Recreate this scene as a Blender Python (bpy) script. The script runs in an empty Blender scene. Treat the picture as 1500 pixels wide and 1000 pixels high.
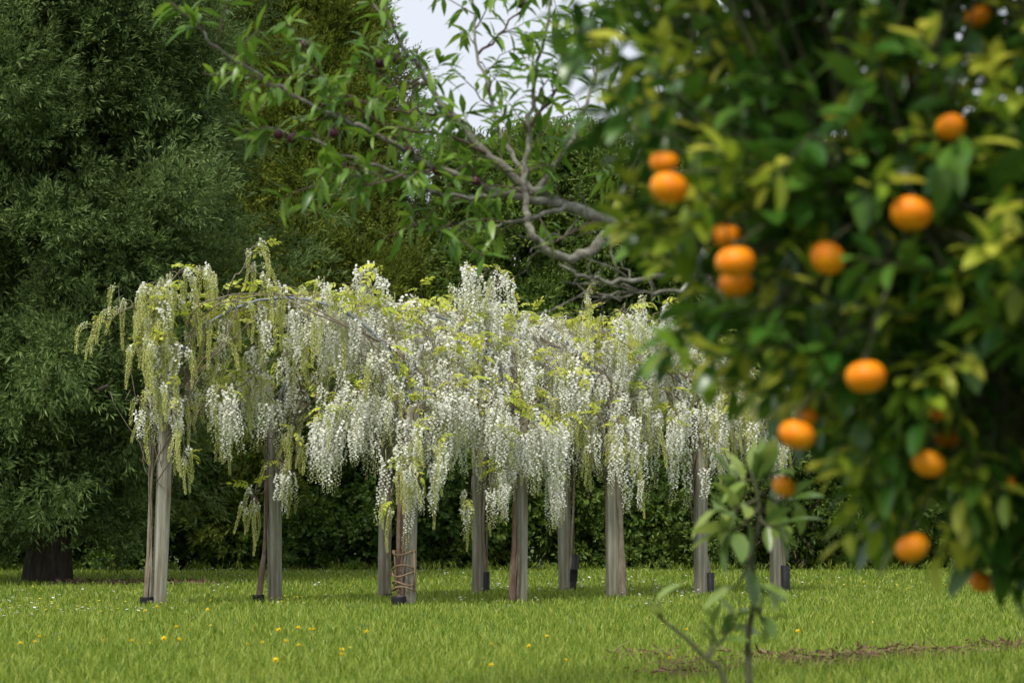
import bpy, math, random
import numpy as np
from mathutils import Vector
R = math.radians
rng = np.random.default_rng(7)
random.seed(7)
scene = bpy.context.scene
# ---------------------------------------------------------------- camera, sky, sun, exposure
FPX, PITCH, CAMH = 3333.0, math.atan(270/3333.0), 0.75
cam_d = bpy.data.cameras.new('camera'); cam = bpy.data.objects.new('camera', cam_d)
scene.collection.objects.link(cam); scene.camera = cam
cam_d.sensor_width = 36; cam_d.lens = 80; cam_d.clip_start = 0.1; cam_d.clip_end = 1500
cam.location = (0, 0, CAMH); cam.rotation_euler = (math.pi/2 + PITCH, 0, 0)
cam_d.dof.use_dof = True; cam_d.dof.focus_distance = 22.5; cam_d.dof.aperture_fstop = 4.5
SUN_EL, SUN_AZ = 56, 205     # azimuth: clockwise from +Y (camera looks along +Y); light from behind-left of the lens
w = bpy.data.worlds.new('World'); scene.world = w; w.use_nodes = True
nt = w.node_tree; nt.nodes.clear()
def wn(t): return nt.nodes.new(t)
out = wn('ShaderNodeOutputWorld'); bg = wn('ShaderNodeBackground'); bg.inputs['Strength'].default_value = 0.1
sky = wn('ShaderNodeTexSky'); sky.sky_type = 'NISHITA'; sky.sun_disc = False
sky.sun_elevation = R(SUN_EL); sky.sun_rotation = R(SUN_AZ); sky.dust_density = 3
tc = wn('ShaderNodeTexCoord'); nz = wn('ShaderNodeTexNoise'); nz.inputs['Scale'].default_value = 3.0; nz.inputs['Detail'].default_value = 5
rp = wn('ShaderNodeValToRGB')
rp.color_ramp.elements[0].position = .3; rp.color_ramp.elements[0].color = (5.0, 5.25, 5.8, 1)
rp.color_ramp.elements[1].position = .7; rp.color_ramp.elements[1].color = (6.9, 7.1, 7.5, 1)
mx = wn('ShaderNodeMixRGB'); mx.inputs[0].default_value = 0.88
L = nt.links.new
L(tc.outputs['Generated'], nz.inputs['Vector']); L(nz.outputs['Fac'], rp.inputs[0])
L(sky.outputs[0], mx.inputs[1]); L(rp.outputs[0], mx.inputs[2]); L(mx.outputs[0], bg.inputs['Color']); L(bg.outputs[0], out.inputs['Surface'])
sd = bpy.data.lights.new('sun', 'SUN'); sd.energy = 2.4; sd.angle = R(10); sd.color = (1.0, .95, .86)
sun = bpy.data.objects.new('sun', sd); scene.collection.objects.link(sun); sun.location = (0, -10, 30)
_d = Vector((math.sin(R(SUN_AZ))*math.cos(R(SUN_EL)), math.cos(R(SUN_AZ))*math.cos(R(SUN_EL)), math.sin(R(SUN_EL))))
sun.rotation_euler = _d.to_track_quat('Z', 'Y').to_euler()
scene.view_settings.view_transform = 'Standard'; scene.view_settings.look = 'None'
scene.view_settings.exposure = 0.68; scene.view_settings.gamma = 1
scene.render.engine = 'CYCLES'

# ---------------------------------------------------------------- helpers
COL = scene.collection
def P(px, py, Y):
    """point at depth Y along the photograph's pixel (1500 x 1000)"""
    u = (px-750)/FPX; v = -(py-500)/FPX
    dy = math.cos(PITCH) - v*math.sin(PITCH); dz = math.sin(PITCH) + v*math.cos(PITCH)
    return np.array([u/dy*Y, Y, CAMH + dz/dy*Y])
def G(px, py):
    u = (px-750)/FPX; v = -(py-500)/FPX
    dy = math.cos(PITCH) - v*math.sin(PITCH); dz = math.sin(PITCH) + v*math.cos(PITCH)
    t = -CAMH/dz
    return np.array([u*t, dy*t, 0.0])
def proj(p):
    p = np.atleast_2d(p); x = p[:, 0]; y = p[:, 1]; z = p[:, 2]-CAMH
    d = y*math.cos(PITCH) + z*math.sin(PITCH); up = -y*math.sin(PITCH) + z*math.cos(PITCH)
    return 750+FPX*x/d, 500-FPX*up/d
def norm(a): return a/np.maximum(np.linalg.norm(a, axis=-1, keepdims=True), 1e-9)
def mesh_np(name, verts, tris, mats, midx=None, smooth=False):
    m = bpy.data.meshes.new(name)
    verts = np.asarray(verts, np.float32); tris = np.asarray(tris, np.int32)
    m.vertices.add(len(verts)); m.vertices.foreach_set('co', verts.ravel())
    m.loops.add(tris.size); m.loops.foreach_set('vertex_index', tris.ravel())
    m.polygons.add(len(tris)); m.polygons.foreach_set('loop_start', np.arange(0, tris.size, 3, dtype=np.int32))
    for mt in mats: m.materials.append(mt)
    if midx is not None: m.polygons.foreach_set('material_index', np.asarray(midx, np.int32))
    if smooth: m.polygons.foreach_set('use_smooth', np.ones(len(tris), bool))
    m.update(calc_edges=True); m.validate()
    return m
class MB:
    """collects triangles"""
    def __init__(s): s.v = []; s.t = []; s.m = []; s.n = 0
    def add(s, v, t, mi=0):
        v = np.asarray(v, float); t = np.asarray(t, int)
        s.v.append(v); s.t.append(t+s.n); s.m.append(np.full(len(t), mi)); s.n += len(v)
    def tube(s, pts, rad, sides=6, mi=0, cap=True):
        pts = np.asarray(pts, float); n = len(pts); rad = np.broadcast_to(np.asarray(rad, float), (n,))
        tan = norm(np.gradient(pts, axis=0)); ref = np.array([.31, .17, .93])
        if abs(tan[0] @ ref) > .9: ref = np.array([1., .1, 0])
        u = norm(np.cross(tan, ref)); q = np.cross(tan, u)
        a = np.arange(sides)*2*math.pi/sides
        v = pts[:, None]+rad[:, None, None]*(np.cos(a)[None, :, None]*u[:, None]+np.sin(a)[None, :, None]*q[:, None])
        i = np.arange(n-1)[:, None]*sides; j = np.arange(sides)[None]; k = (j+1) % sides
        A = (i+j).ravel(); B = (i+k).ravel(); C = (i+sides+k).ravel(); D = (i+sides+j).ravel()
        t = np.concatenate([np.stack([A, B, C], 1), np.stack([A, C, D], 1)])
        v = v.reshape(-1, 3)
        if cap:
            v = np.concatenate([v, pts[:1], pts[-1:]]); c0 = n*sides; e = (n-1)*sides; jj = np.arange(sides)
            t = np.concatenate([t, np.stack([np.full(sides, c0), (jj+1) % sides, jj], 1), np.stack([np.full(sides, c0+1), e+jj, e+(jj+1) % sides], 1)])
        s.add(v, t, mi)
    def arr(s): return np.concatenate(s.v), np.concatenate(s.t), np.concatenate(s.m)
    def mesh(s, name, mats, smooth=True):
        v, t, m = s.arr(); return mesh_np(name, v, t, mats, m, smooth)
def rel(mesh, loc):
    co = np.empty(len(mesh.vertices)*3, np.float32); mesh.vertices.foreach_get('co', co)
    mesh.vertices.foreach_set('co', (co.reshape(-1, 3)-np.asarray(loc, np.float32)).ravel()); mesh.update(); return mesh
def obj(name, mesh, parent=None, loc=(0, 0, 0)):
    o = bpy.data.objects.new(name, mesh); COL.objects.link(o); o.location = loc
    if parent: o.parent = parent
    return o
def tag(o, label=None, cat=None, group=None, kind=None):
    if label: o['label'] = label
    if cat: o['category'] = cat
    if group: o['group'] = group
    if kind: o['kind'] = kind
    return o
def thing(name, loc, label, cat, group=None):
    o = obj(name, None, None, tuple(float(c) for c in loc)); o.empty_display_size = .2; return tag(o, label, cat, group)
def frames(d, roll=None, up=(0, 0, 1)):
    """rows: x along d, y sideways, z normal"""
    d = norm(d); u = np.broadcast_to(np.array(up, float), d.shape)+rng.normal(0, .12, d.shape)
    y = norm(np.cross(u, d)); z = np.cross(d, y)
    if roll is not None:
        c = np.cos(roll)[:, None]; s = np.sin(roll)[:, None]; y, z = y*c+z*s, z*c-y*s
    return np.stack([d, y, z], 1)
def batch(tv, tt, F, pos, sl, sw=None):
    """copies of a template (x along leaf) with frames F, positions, length and width scales"""
    sw = sl if sw is None else sw; n = len(pos)
    loc = np.stack([tv[None, :, 0]*sl[:, None], tv[None, :, 1]*sw[:, None], tv[None, :, 2]*sl[:, None]], 2)
    v = np.einsum('nki,nij->nkj', loc, F)+pos[:, None]
    t = tt[None]+(np.arange(n)*len(tv))[:, None, None]
    return v.reshape(-1, 3), t.reshape(-1, 3)
RHOMB = (np.array([[0, 0, 0], [.45, .5, .05], [1, 0, -.1], [.45, -.5, .05]]), np.array([[0, 3, 2], [0, 2, 1]]))
def curved_leaf(fold, droop, wid=1.0, shape=(.75, 1.0, .6)):
    xs = (.25, .52, .8); tv = [[0, 0, 0]]
    for x, s in zip(xs, shape):
        z = -droop*x*x; h = .5*s*wid
        tv += [[x, h, z+fold*s], [x, 0, z], [x, -h, z+fold*s]]
    tv.append([1, 0, -droop]); tt = [[0, 2, 1], [0, 3, 2]]
    for k in (1, 4): tt += [[k, k+1, k+4], [k, k+4, k+3], [k+1, k+2, k+5], [k+1, k+5, k+4]]
    tt += [[7, 8, 10], [8, 9, 10]]
    return np.array(tv, float), np.array(tt)

# ---------------------------------------------------------------- materials
def mat(name, build):
    m = bpy.data.materials.new(name); m.use_nodes = True; n = m.node_tree; n.nodes.clear()
    o = n.nodes.new('ShaderNodeOutputMaterial'); s = build(n); n.links.new(s, o.inputs['Surface']); return m
def leaf_mat(name, cols, rough=.45, trans=.3, spec=.4, tcol=1.25, patch=.35):
    def b(n):
        N = n.nodes.new; K = n.links.new
        g = N('ShaderNodeNewGeometry'); oi = N('ShaderNodeObjectInfo'); ad = N('ShaderNodeMath'); ad.operation = 'ADD'
        K(g.outputs['Random Per Island'], ad.inputs[0]); K(oi.outputs['Random'], ad.inputs[1])
        fr = N('ShaderNodeMath'); fr.operation = 'FRACT'; K(ad.outputs[0], fr.inputs[0])
        nz = N('ShaderNodeTexNoise'); nz.inputs['Scale'].default_value = 1.1; nz.inputs['Detail'].default_value = 2
        K(g.outputs['Position'], nz.inputs['Vector'])
        m1 = N('ShaderNodeMix'); m1.inputs[0].default_value = patch; K(fr.outputs[0], m1.inputs[2]); K(nz.outputs['Fac'], m1.inputs[3])
        r = N('ShaderNodeValToRGB'); e = r.color_ramp.elements
        while len(e) < len(cols): e.new(.5)
        for i, c in enumerate(cols): e[i].position = .12+.76*i/(len(cols)-1); e[i].color = (*c, 1)
        K(m1.outputs[0], r.inputs[0])
        p = N('ShaderNodeBsdfPrincipled'); p.inputs['Roughness'].default_value = rough; p.inputs['Specular IOR Level'].default_value = spec
        K(r.outputs[0], p.inputs['Base Color'])
        t = N('ShaderNodeBsdfTranslucent'); h = N('ShaderNodeHueSaturation'); h.inputs['Hue'].default_value = .488; h.inputs['Value'].default_value = tcol
        K(r.outputs[0], h.inputs['Color']); K(h.outputs[0], t.inputs['Color'])
        x = N('ShaderNodeMixShader'); x.inputs[0].default_value = trans; K(p.outputs[0], x.inputs[1]); K(t.outputs[0], x.inputs[2])
        return x.outputs[0]
    return mat(name, b)
def rough_mat(name, cols, scale=(8, 8, 8), rough=.85, bump=.3, detail=6, spec=.3, coord='Object', bd=.02):
    def b(n):
        N = n.nodes.new; K = n.links.new
        tc = N('ShaderNodeTexCoord'); mp = N('ShaderNodeMapping'); mp.inputs['Scale'].default_value = scale
        K(tc.outputs[coord], mp.inputs[0]); nz = N('ShaderNodeTexNoise'); nz.inputs['Scale'].default_value = 1; nz.inputs['Detail'].default_value = detail
        nz.inputs['Roughness'].default_value = .65; K(mp.outputs[0], nz.inputs['Vector'])
        r = N('ShaderNodeValToRGB'); e = r.color_ramp.elements
        while len(e) < len(cols): e.new(.5)
        for i, c in enumerate(cols): e[i].position = .28+.44*i/(len(cols)-1); e[i].color = (*c, 1)
        K(nz.outputs['Fac'], r.inputs[0]); p = N('ShaderNodeBsdfPrincipled'); p.inputs['Roughness'].default_value = rough; p.inputs['Specular IOR Level'].default_value = spec
        K(r.outputs[0], p.inputs['Base Color'])
        bp = N('ShaderNodeBump'); bp.inputs['Strength'].default_value = bump; bp.inputs['Distance'].default_value = bd
        K(nz.outputs['Fac'], bp.inputs['Height']); K(bp.outputs[0], p.inputs['Normal'])
        return p.outputs[0]
    return mat(name, b)
M_lawn = rough_mat('lawn_soil', [(.035, .05, .012), (.06, .095, .018), (.09, .13, .025)], (1.5, 1.5, 1.5), .95, .5, coord='Object')
M_grass = leaf_mat('grass_blade', [(.085, .17, .014), (.21, .3, .026), (.36, .41, .075)], .5, .35, .35, patch=.22)
M_straw = leaf_mat('straw', [(.35, .3, .14), (.5, .45, .22)], .7, .2)
M_soil = rough_mat('soil', [(.05, .03, .018), (.12, .075, .045), (.2, .14, .085)], (30, 30, 30), .95, .6)
M_dead = leaf_mat('dead_grass', [(.09, .05, .025), (.18, .11, .06), (.28, .2, .11)], .8, .15)
M_mulch = leaf_mat('bark_chip', [(.05, .03, .018), (.11, .065, .04), (.2, .15, .11)], .85, .0)
M_acacia = leaf_mat('acacia_leaf', [(.05, .095, .022), (.11, .175, .045), (.2, .27, .085)], .55, .3, .25)
M_conif = leaf_mat('conifer_leaf', [(.06, .095, .012), (.13, .18, .023), (.26, .29, .042)], .6, .3, .2)
M_hedge = leaf_mat('hedge_leaf', [(.04, .08, .013), (.095, .165, .025), (.21, .28, .042)], .5, .3, .3)
M_hedgeb = leaf_mat('hedge_dead_twigs', [(.06, .04, .028), (.12, .08, .055), (.17, .13, .09)], .8, .05)
M_shrub = leaf_mat('shrub_leaf', [(.03, .07, .012), (.07, .135, .02), (.15, .23, .032)], .45, .28, .35)
M_bark = rough_mat('dark_bark', [(.025, .02, .015), (.07, .055, .042), (.12, .1, .08)], (14, 14, 4), .95, .8)
M_post = rough_mat('weathered_timber', [(.10, .08, .05), (.22, .205, .15), (.36, .37, .33)], (26, 26, 1.6), .8, .35)
M_pipe = rough_mat('grey_pipe', [(.16, .18, .2), (.24, .27, .3)], (9, 9, 9), .5, .1)
M_wire = rough_mat('galvanised_wire', [(.3, .3, .3), (.4, .4, .4)], (9, 9, 9), .4, .05)
M_vine = rough_mat('vine_bark', [(.1, .08, .055), (.2, .165, .12), (.33, .29, .225)], (22, 22, 6), .9, .6)
M_vinered = rough_mat('red_vine_bark', [(.09, .055, .035), (.18, .12, .085), (.3, .23, .175)], (22, 22, 6), .9, .6)
M_petal = leaf_mat('white_petal', [(.84, .85, .74), (.9, .9, .83), (.93, .93, .9)], .55, .35, .2, tcol=1.0)
M_bud = leaf_mat('green_bud', [(.5, .54, .15), (.64, .66, .25), (.76, .76, .38)], .6, .3, .2, tcol=1.05)
M_budw = leaf_mat('pale_bud', [(.6, .63, .36), (.72, .74, .5), (.78, .79, .6)], .6, .3, .2, tcol=1.0)
M_wleaf = leaf_mat('young_wisteria_leaf', [(.3, .4, .035), (.48, .54, .06), (.62, .62, .11)], .45, .4, .35)
M_rach = rough_mat('green_stalk', [(.25, .3, .1), (.35, .38, .15)], (20, 20, 20), .6, .1)
M_black = rough_mat('black_plastic', [(.008, .008, .009), (.018, .018, .019)], (20, 20, 20), .6, .15)
M_rope = rough_mat('brown_rope', [(.16, .1, .06), (.3, .21, .13)], (60, 60, 60), .9, .5)
M_mleaf = leaf_mat('mandarin_leaf', [(.022, .08, .009), (.055, .145, .015), (.10, .2, .024)], .32, .22, .5, patch=.2)
M_myoung = leaf_mat('young_mandarin_leaf', [(.12, .23, .018), (.28, .38, .03), (.55, .55, .07)], .36, .4, .45, patch=.2)
M_mtwig = rough_mat('mandarin_twig', [(.05, .06, .025), (.1, .1, .05)], (25, 25, 25), .7, .3)
def orange_b(n):
    N = n.nodes.new; K = n.links.new
    tc = N('ShaderNodeTexCoord'); v = N('ShaderNodeTexVoronoi'); v.inputs['Scale'].default_value = 320; K(tc.outputs['Object'], v.inputs['Vector'])
    nz = N('ShaderNodeTexNoise'); nz.inputs['Scale'].default_value = 14; K(tc.outputs['Object'], nz.inputs['Vector'])
    r = N('ShaderNodeValToRGB'); r.color_ramp.elements[0].color = (.8, .2, .003, 1); r.color_ramp.elements[1].color = (.9, .33, .005, 1)
    r.color_ramp.elements[0].position = .3; r.color_ramp.elements[1].position = .7; K(nz.outputs['Fac'], r.inputs[0])
    p = N('ShaderNodeBsdfPrincipled'); p.inputs['Roughness'].default_value = .45; p.inputs['Specular IOR Level'].default_value = .3; K(r.outputs[0], p.inputs['Base Color'])
    b = N('ShaderNodeBump'); b.inputs['Strength'].default_value = .25; b.inputs['Distance'].default_value = .001; K(v.outputs['Distance'], b.inputs['Height']); K(b.outputs[0], p.inputs['Normal'])
    return p.outputs[0]
M_orange = mat('mandarin_peel', orange_b)
M_pleaf = leaf_mat('plum_leaf', [(.06, .15, .014), (.11, .23, .022), (.2, .32, .035)], .38, .38, .45, patch=.25)
M_plich = rough_mat('lichen_bark', [(.06, .05, .04), (.17, .16, .13), (.33, .35, .28)], (22, 22, 22), .95, .7)
M_ptwig = rough_mat('plum_twig', [(.07, .045, .035), (.13, .09, .07)], (30, 30, 30), .7, .3)
M_plum = rough_mat('plum_skin', [(.03, .006, .012), (.07, .014, .025)], (30, 30, 30), .35, .05)
M_sleaf = leaf_mat('sapling_leaf', [(.08, .15, .03), (.16, .25, .05), (.3, .38, .08)], .35, .3, .5, patch=.2)
M_daisy = leaf_mat('daisy_petal', [(.75, .75, .72), (.85, .85, .82)], .6, .2)
M_yellow = leaf_mat('dandelion_petal', [(.8, .62, .01), (.9, .74, .02)], .6, .2)

# ---------------------------------------------------------------- ground and lawn
gx = np.array([-300, -60, -20, -8, 0, 8, 20, 60, 300.]); gy = np.array([-60, -10, 0, 8, 16, 24, 32, 40, 60, 120, 600.])
gv = np.array([[x, y, 0] for y in gy for x in gx]); nx = len(gx); gt = []
for j in range(len(gy)-1):
    for i in range(nx-1):
        a = j*nx+i; gt += [[a, a+1, a+nx+1], [a, a+nx+1, a+nx]]
tag(obj('ground', mesh_np('ground', gv, gt, [M_lawn])), kind='structure')
def lawn_mask(p):                # no grass on the bark mulch
    return ~((np.abs(p[:, 1]-MUL_Y) < .45) & (p[:, 0] > MUL_X0) & (p[:, 0] < MUL_X1) & (rng.random(len(p)) < .8))
MUL_Y = G(200, 857)[1]; MUL_X0 = G(95, 857)[0]; MUL_X1 = G(300, 857)[0]
def blades(y0, y1, dens, h0, h1, wd):
    A = (y1-y0)*(.25*(y0+y1)+2.4); n = int(A*dens)
    y = rng.uniform(y0, y1, n*2); x = rng.uniform(-1, 1, n*2)*(.25*y1+1.2)
    k = np.abs(x) < .25*y+1.2; p = np.stack([x[k], y[k], np.zeros(k.sum())], 1)[:n]
    p = p[lawn_mask(p)]; n = len(p)
    tuft = .62+.38*np.sin(p[:, 0]*3.1+np.sin(p[:, 1]*2.3)*2)*np.sin(p[:, 1]*2.7+np.cos(p[:, 0]*1.9)*2)
    h = rng.uniform(h0, h1, n)*(.65+.5*tuft)
    a = rng.uniform(0, 2*math.pi, n); lean = rng.uniform(.05, .75, n); la = rng.uniform(0, 2*math.pi, n)
    sx = np.stack([np.cos(a), np.sin(a), 0*a], 1)*(wd*rng.uniform(.7, 1.3, n))[:, None]
    ld = np.stack([np.cos(la), np.sin(la), 0*la], 1)*(h*lean)[:, None]; up = np.stack([0*h, 0*h, h], 1)
    v = np.stack([p-sx/2-[0, 0, .004], p+sx/2-[0, 0, .004], p+.6*up+.35*ld+sx*.35, p+.6*up+.35*ld-sx*.35, p+up*.95+ld], 1).reshape(-1, 3)
    t = (np.array([[0, 1, 2], [0, 2, 3], [3, 2, 4]])[None]+(np.arange(n)*5)[:, None, None]).reshape(-1, 3)
    return v, t
mb = MB()
for a in ((9.8, 14.5, 1700, .03, .105, .0075), (14.5, 20, 900, .03, .1, .0095), (20, 28, 420, .035, .08, .012), (28, 38.3, 210, .04, .09, .018)):
    mb.add(*blades(*a))
tag(obj('lawn_grass', mb.mesh('lawn_grass', [M_grass], False)), 'short bright green grass of the lawn', 'grass', kind='stuff')
print('grass tris', sum(len(t) for t in mb.t))
# long grass at the foot of the hedge
def chips(centers, n_each, spread, ln, wd, zmax):
    c = np.repeat(np.asarray(centers), n_each, 0); n = len(c)
    pos = c+rng.normal(0, 1, (n, 3))*np.array(spread); pos[:, 2] = rng.uniform(.004, zmax, n)
    d = rng.normal(0, 1, (n, 3)); d[:, 2] *= .35
    return batch(*RHOMB, frames(d, rng.uniform(0, 6.3, n)), pos, rng.uniform(.6, 1.3, n)*ln, rng.uniform(.6, 1.3, n)*wd)
mb = MB(); mb.add(*chips([[x, MUL_Y+rng.normal(0, .1), 0] for x in np.linspace(MUL_X0, MUL_X1, 40)], 22, (.12, .2, 0), .09, .045, .05))
tag(obj('bark_mulch', mb.mesh('bark_mulch', [M_mulch], False)), 'strip of brown bark mulch beside the big left tree', 'mulch', kind='stuff')
ridge = [G(x, y) for x, y in ((1090, 972), (1140, 978), (1160, 975), (1190, 982), (1210, 977), (1250, 972), (1290, 970), (1310, 968), (1345, 968), (1370, 966), (1420, 966), (1465, 956), (1480, 958))]
ridge += [G(x, y) for x, y in ((955, 972), (1020, 990), (1030, 985), (1000, 999))]
mb = MB()
for c in ridge:
    n = 90; mb.add(*chips([c], 70, (.11, .06, 0), .07, .013, .08))
    a = rng.uniform(0, 6.28, 7)
    for k in range(7):
        q = c+np.array([rng.normal(0, .07), rng.normal(0, .05), 0]); r = rng.uniform(.018, .042)
        th = np.arange(6)*math.pi/3; rr = r*rng.uniform(.7, 1.3, 6)
        ring = np.stack([q[0]+rr*np.cos(th), q[1]+rr*np.sin(th), 0*th-.002], 1); rg2 = np.stack([q[0]+.7*rr*np.cos(th), q[1]+.7*rr*np.sin(th), 0*th+r*rng.uniform(.8, 1.5)], 1)
        v = np.concatenate([ring, rg2, [[q[0], q[1], r*1.5]]]); j = np.arange(6); k2 = (j+1) % 6
        mb.add(v, np.concatenate([np.stack([j, k2, k2+6], 1), np.stack([j, k2+6, j+6], 1), np.stack([j+6, k2+6, 0*j+12], 1)]), 1)
tag(obj('dug_soil', mb.mesh('dug_soil', [M_dead, M_soil], False)), 'ragged line of brown dug soil and dead grass across the lawn', 'soil', kind='stuff')

# ---------------------------------------------------------------- background trees and hedges
def sprigs(org, dirs, k, slen, ll, lw, spread=.9, droop=.15):
    """leaf sprays: org, dirs (n,3); k leaves per spray"""
    n = len(org); t = rng.uniform(.05, 1, (n, k, 1)); d = norm(dirs)[:, None]
    perp = rng.normal(0, 1, (n, k, 3)); perp -= (perp*d).sum(2, keepdims=True)*d; perp = norm(perp)
    sl = slen*rng.uniform(.6, 1.3, (n, 1, 1)); pos = org[:, None]+d*t*sl+perp*.02
    ang = spread*(1.15-.7*t)*rng.uniform(.6, 1.3, (n, k, 1)); ld = d*np.cos(ang)+perp*np.sin(ang); ld[..., 2] -= droop*rng.random((n, k))
    m = n*k; return batch(*RHOMB, frames(ld.reshape(m, 3), rng.uniform(-1, 1, m)), pos.reshape(m, 3), ll*rng.uniform(.6, 1.25, m), lw*rng.uniform(.7, 1.2, m))
def clumps(cen, outw, rad, per, k, slen, ll, lw, upb=.3, spread=.9, droop=.15, jit=.7):
    n = len(cen); o = norm(rng.normal(0, 1, (n, per, 3)))*(rng.random((n, per, 1))**.45)*np.broadcast_to(rad, (n,))[:, None, None]
    o = o+.25*np.broadcast_to(rad, (n,))[:, None, None]*outw[:, None]
    d = norm(o)*.8+outw[:, None]*.7+rng.normal(0, jit*.5, (n, per, 3)); d[..., 2] += upb
    return sprigs((cen[:, None]+o).reshape(-1, 3), d.reshape(-1, 3), k, slen, ll, lw, spread, droop)
def clump_set(name, material, per, k, slen, ll, lw, rad=.45, upb=.3, spread=.9, droop=.15, n=5):
    """leaf clumps growing towards +Z, in a collection that is only a source for crown instances"""
    c = bpy.data.collections.new(name)
    for i in range(n):
        v, t = clumps(np.zeros((1, 3)), np.array([[0, 0, 1.]]), rad, per, k, slen, ll, lw, upb, spread, droop)
        c.objects.link(bpy.data.objects.new('leaf_clump', mesh_np('leaf_clump', v, t, [material])))
    return c
def crown(name, parent, base, parts, mats):
    """one object: clump instances at points; parts = (collection, centres, outward directions, scales)"""
    me = bpy.data.meshes.new(name); pts = np.concatenate([p[1] for p in parts])-base; me.vertices.add(len(pts)); me.vertices.foreach_set('co', pts.astype(np.float32).ravel())
    rot, sc, wh = [], [], []
    for j, (c, p, d, q) in enumerate(parts):
        for x in norm(np.asarray(d)+rng.normal(0, .3, (len(p), 3))):
            e = (Vector(x).to_track_quat('Z', 'Y') @ __import__('mathutils').Quaternion((0, 0, 1), rng.uniform(0, 6.28))).to_euler(); rot.append(tuple(e))
        sc.append(np.broadcast_to(q, (len(p),))); wh.append(np.full(len(p), j))
    a = me.attributes.new('rot', 'FLOAT_VECTOR', 'POINT'); a.data.foreach_set('vector', np.array(rot, np.float32).ravel())
    a = me.attributes.new('sc', 'FLOAT', 'POINT'); a.data.foreach_set('value', np.concatenate(sc).astype(np.float32))
    a = me.attributes.new('wh', 'INT', 'POINT'); a.data.foreach_set('value', np.concatenate(wh).astype(np.int32))
    for m in mats: me.materials.append(m)
    o = tag(obj(name, me, parent), kind='stuff')
    g = bpy.data.node_groups.new(name, 'GeometryNodeTree'); g.interface.new_socket('Geometry', in_out='INPUT', socket_type='NodeSocketGeometry'); g.interface.new_socket('Geometry', in_out='OUTPUT', socket_type='NodeSocketGeometry')
    N = g.nodes.new; K = g.links.new; gi = N('NodeGroupInput'); go = N('NodeGroupOutput'); jn = N('GeometryNodeJoinGeometry')
    def attr(nm, dt): q = N('GeometryNodeInputNamedAttribute'); q.data_type = dt; q.inputs['Name'].default_value = nm; return q.outputs['Attribute']
    for j, (c, p, d, q) in enumerate(parts):
        ip = N('GeometryNodeInstanceOnPoints'); ci = N('GeometryNodeCollectionInfo'); ci.inputs['Collection'].default_value = c; ci.inputs['Separate Children'].default_value = True; ci.inputs['Reset Children'].default_value = True
        cmp_ = N('FunctionNodeCompare'); cmp_.data_type = 'INT'; cmp_.operation = 'EQUAL'; K(attr('wh', 'INT'), cmp_.inputs[2]); cmp_.inputs[3].default_value = j
        er = N('FunctionNodeEulerToRotation'); K(attr('rot', 'FLOAT_VECTOR'), er.inputs[0])
        K(gi.outputs[0], ip.inputs['Points']); K(cmp_.outputs[0], ip.inputs['Selection']); K(ci.outputs[0], ip.inputs['Instance']); ip.inputs['Pick Instance'].default_value = True
        K(er.outputs[0], ip.inputs['Rotation']); K(attr('sc', 'FLOAT'), ip.inputs['Scale']); K(ip.outputs[0], jn.inputs[0])
    K(jn.outputs[0], go.inputs[0]); md = o.modifiers.new('clumps', 'NODES'); md.node_group = g
    return o
def boughs(cen, ow, per, spread, squash=.6):
    """gather clump positions into boughs so that the crown gets lit lumps and dark gaps"""
    n = len(cen)//per; i = np.repeat(np.arange(n), per); o = rng.normal(0, 1, (n*per, 3))*spread*np.array([1, 1, squash]); o[:, 2] += np.abs(rng.normal(0, .3, n*per))*spread
    return cen[i]+o, ow[i]*.8+norm(o)*.7
def limbs(mb, base, h, r0, n, reach, zlo, zhi, lean=(0, 0)):
    z = np.linspace(0, 1, 9); pts = np.stack([base[0]+lean[0]*z**1.5+.06*h/8*np.sin(z*7), base[1]+lean[1]*z+0*z, -.1+(h+.1)*z], 1)
    rr = r0*(1-.85*z); rr[0] *= 1.5; mb.tube(pts, rr, 10)
    for i in range(n):
        f = rng.uniform(zlo, zhi); p = np.array([np.interp(f, z, pts[:, k]) for k in range(3)]); a = rng.uniform(0, 6.28); ln = reach*(1.05-f)*rng.uniform(.7, 1.1)
        e = p+np.array([math.cos(a)*ln, math.sin(a)*ln, ln*rng.uniform(.1, .6)]); m = (p+e)/2+rng.normal(0, .1, 3)*ln*.5
        r = r0*(1-.85*f)*.45; mb.tube([p, m, e], [r, r*.7, r*.25], 6)
def tree(name, label, base, crown_v, trunk_mb, cmat, bark=M_bark, group=None):
    t = thing(name, base, label, 'tree', group)
    obj('trunk', rel(trunk_mb.mesh('trunk', [bark]), base), t)
    crown('crown', t, base, crown_v, [cmat]); return t
def join(parts):
    mb = MB()
    for v, t in parts: mb.add(v, t)
    v, t, _ = mb.arr(); return v, t
# big grey-green tree at the left, foliage reaching almost to the lawn
bt = np.array([G(62, 856)[0], 29.6, 0])
C_aca = clump_set('acacia_clumps', M_acacia, 40, 11, .24, .095, .022, .36, .3, .8, .25)
n = 2000; zz = rng.uniform(.9, 11.2, n); prof = (1.75+.75*np.exp(-((zz-4.3)/1.3)**2))*np.clip(np.sin(np.clip((zz-.2)/11.2, 0, 1)*math.pi)**.42, .2, 1)
ph = np.where(rng.random(n) < .74, rng.uniform(math.pi, 2*math.pi, n), rng.uniform(0, math.pi, n)); lump = 1+.16*np.sin(ph*4+zz*2.3)+.16*np.sin(ph*7-zz*3.1)
rr = prof*lump*rng.uniform(.72, 1.03, n); rr = np.where((zz < 2.0), rr*np.where(np.cos(ph) > 0, .8, 1.0), rr)
cen = np.stack([bt[0]-.25+rr*np.cos(ph), bt[1]+rr*np.sin(ph)*.9, zz], 1); ow = np.stack([np.cos(ph), np.sin(ph), .45+0*ph], 1)
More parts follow.
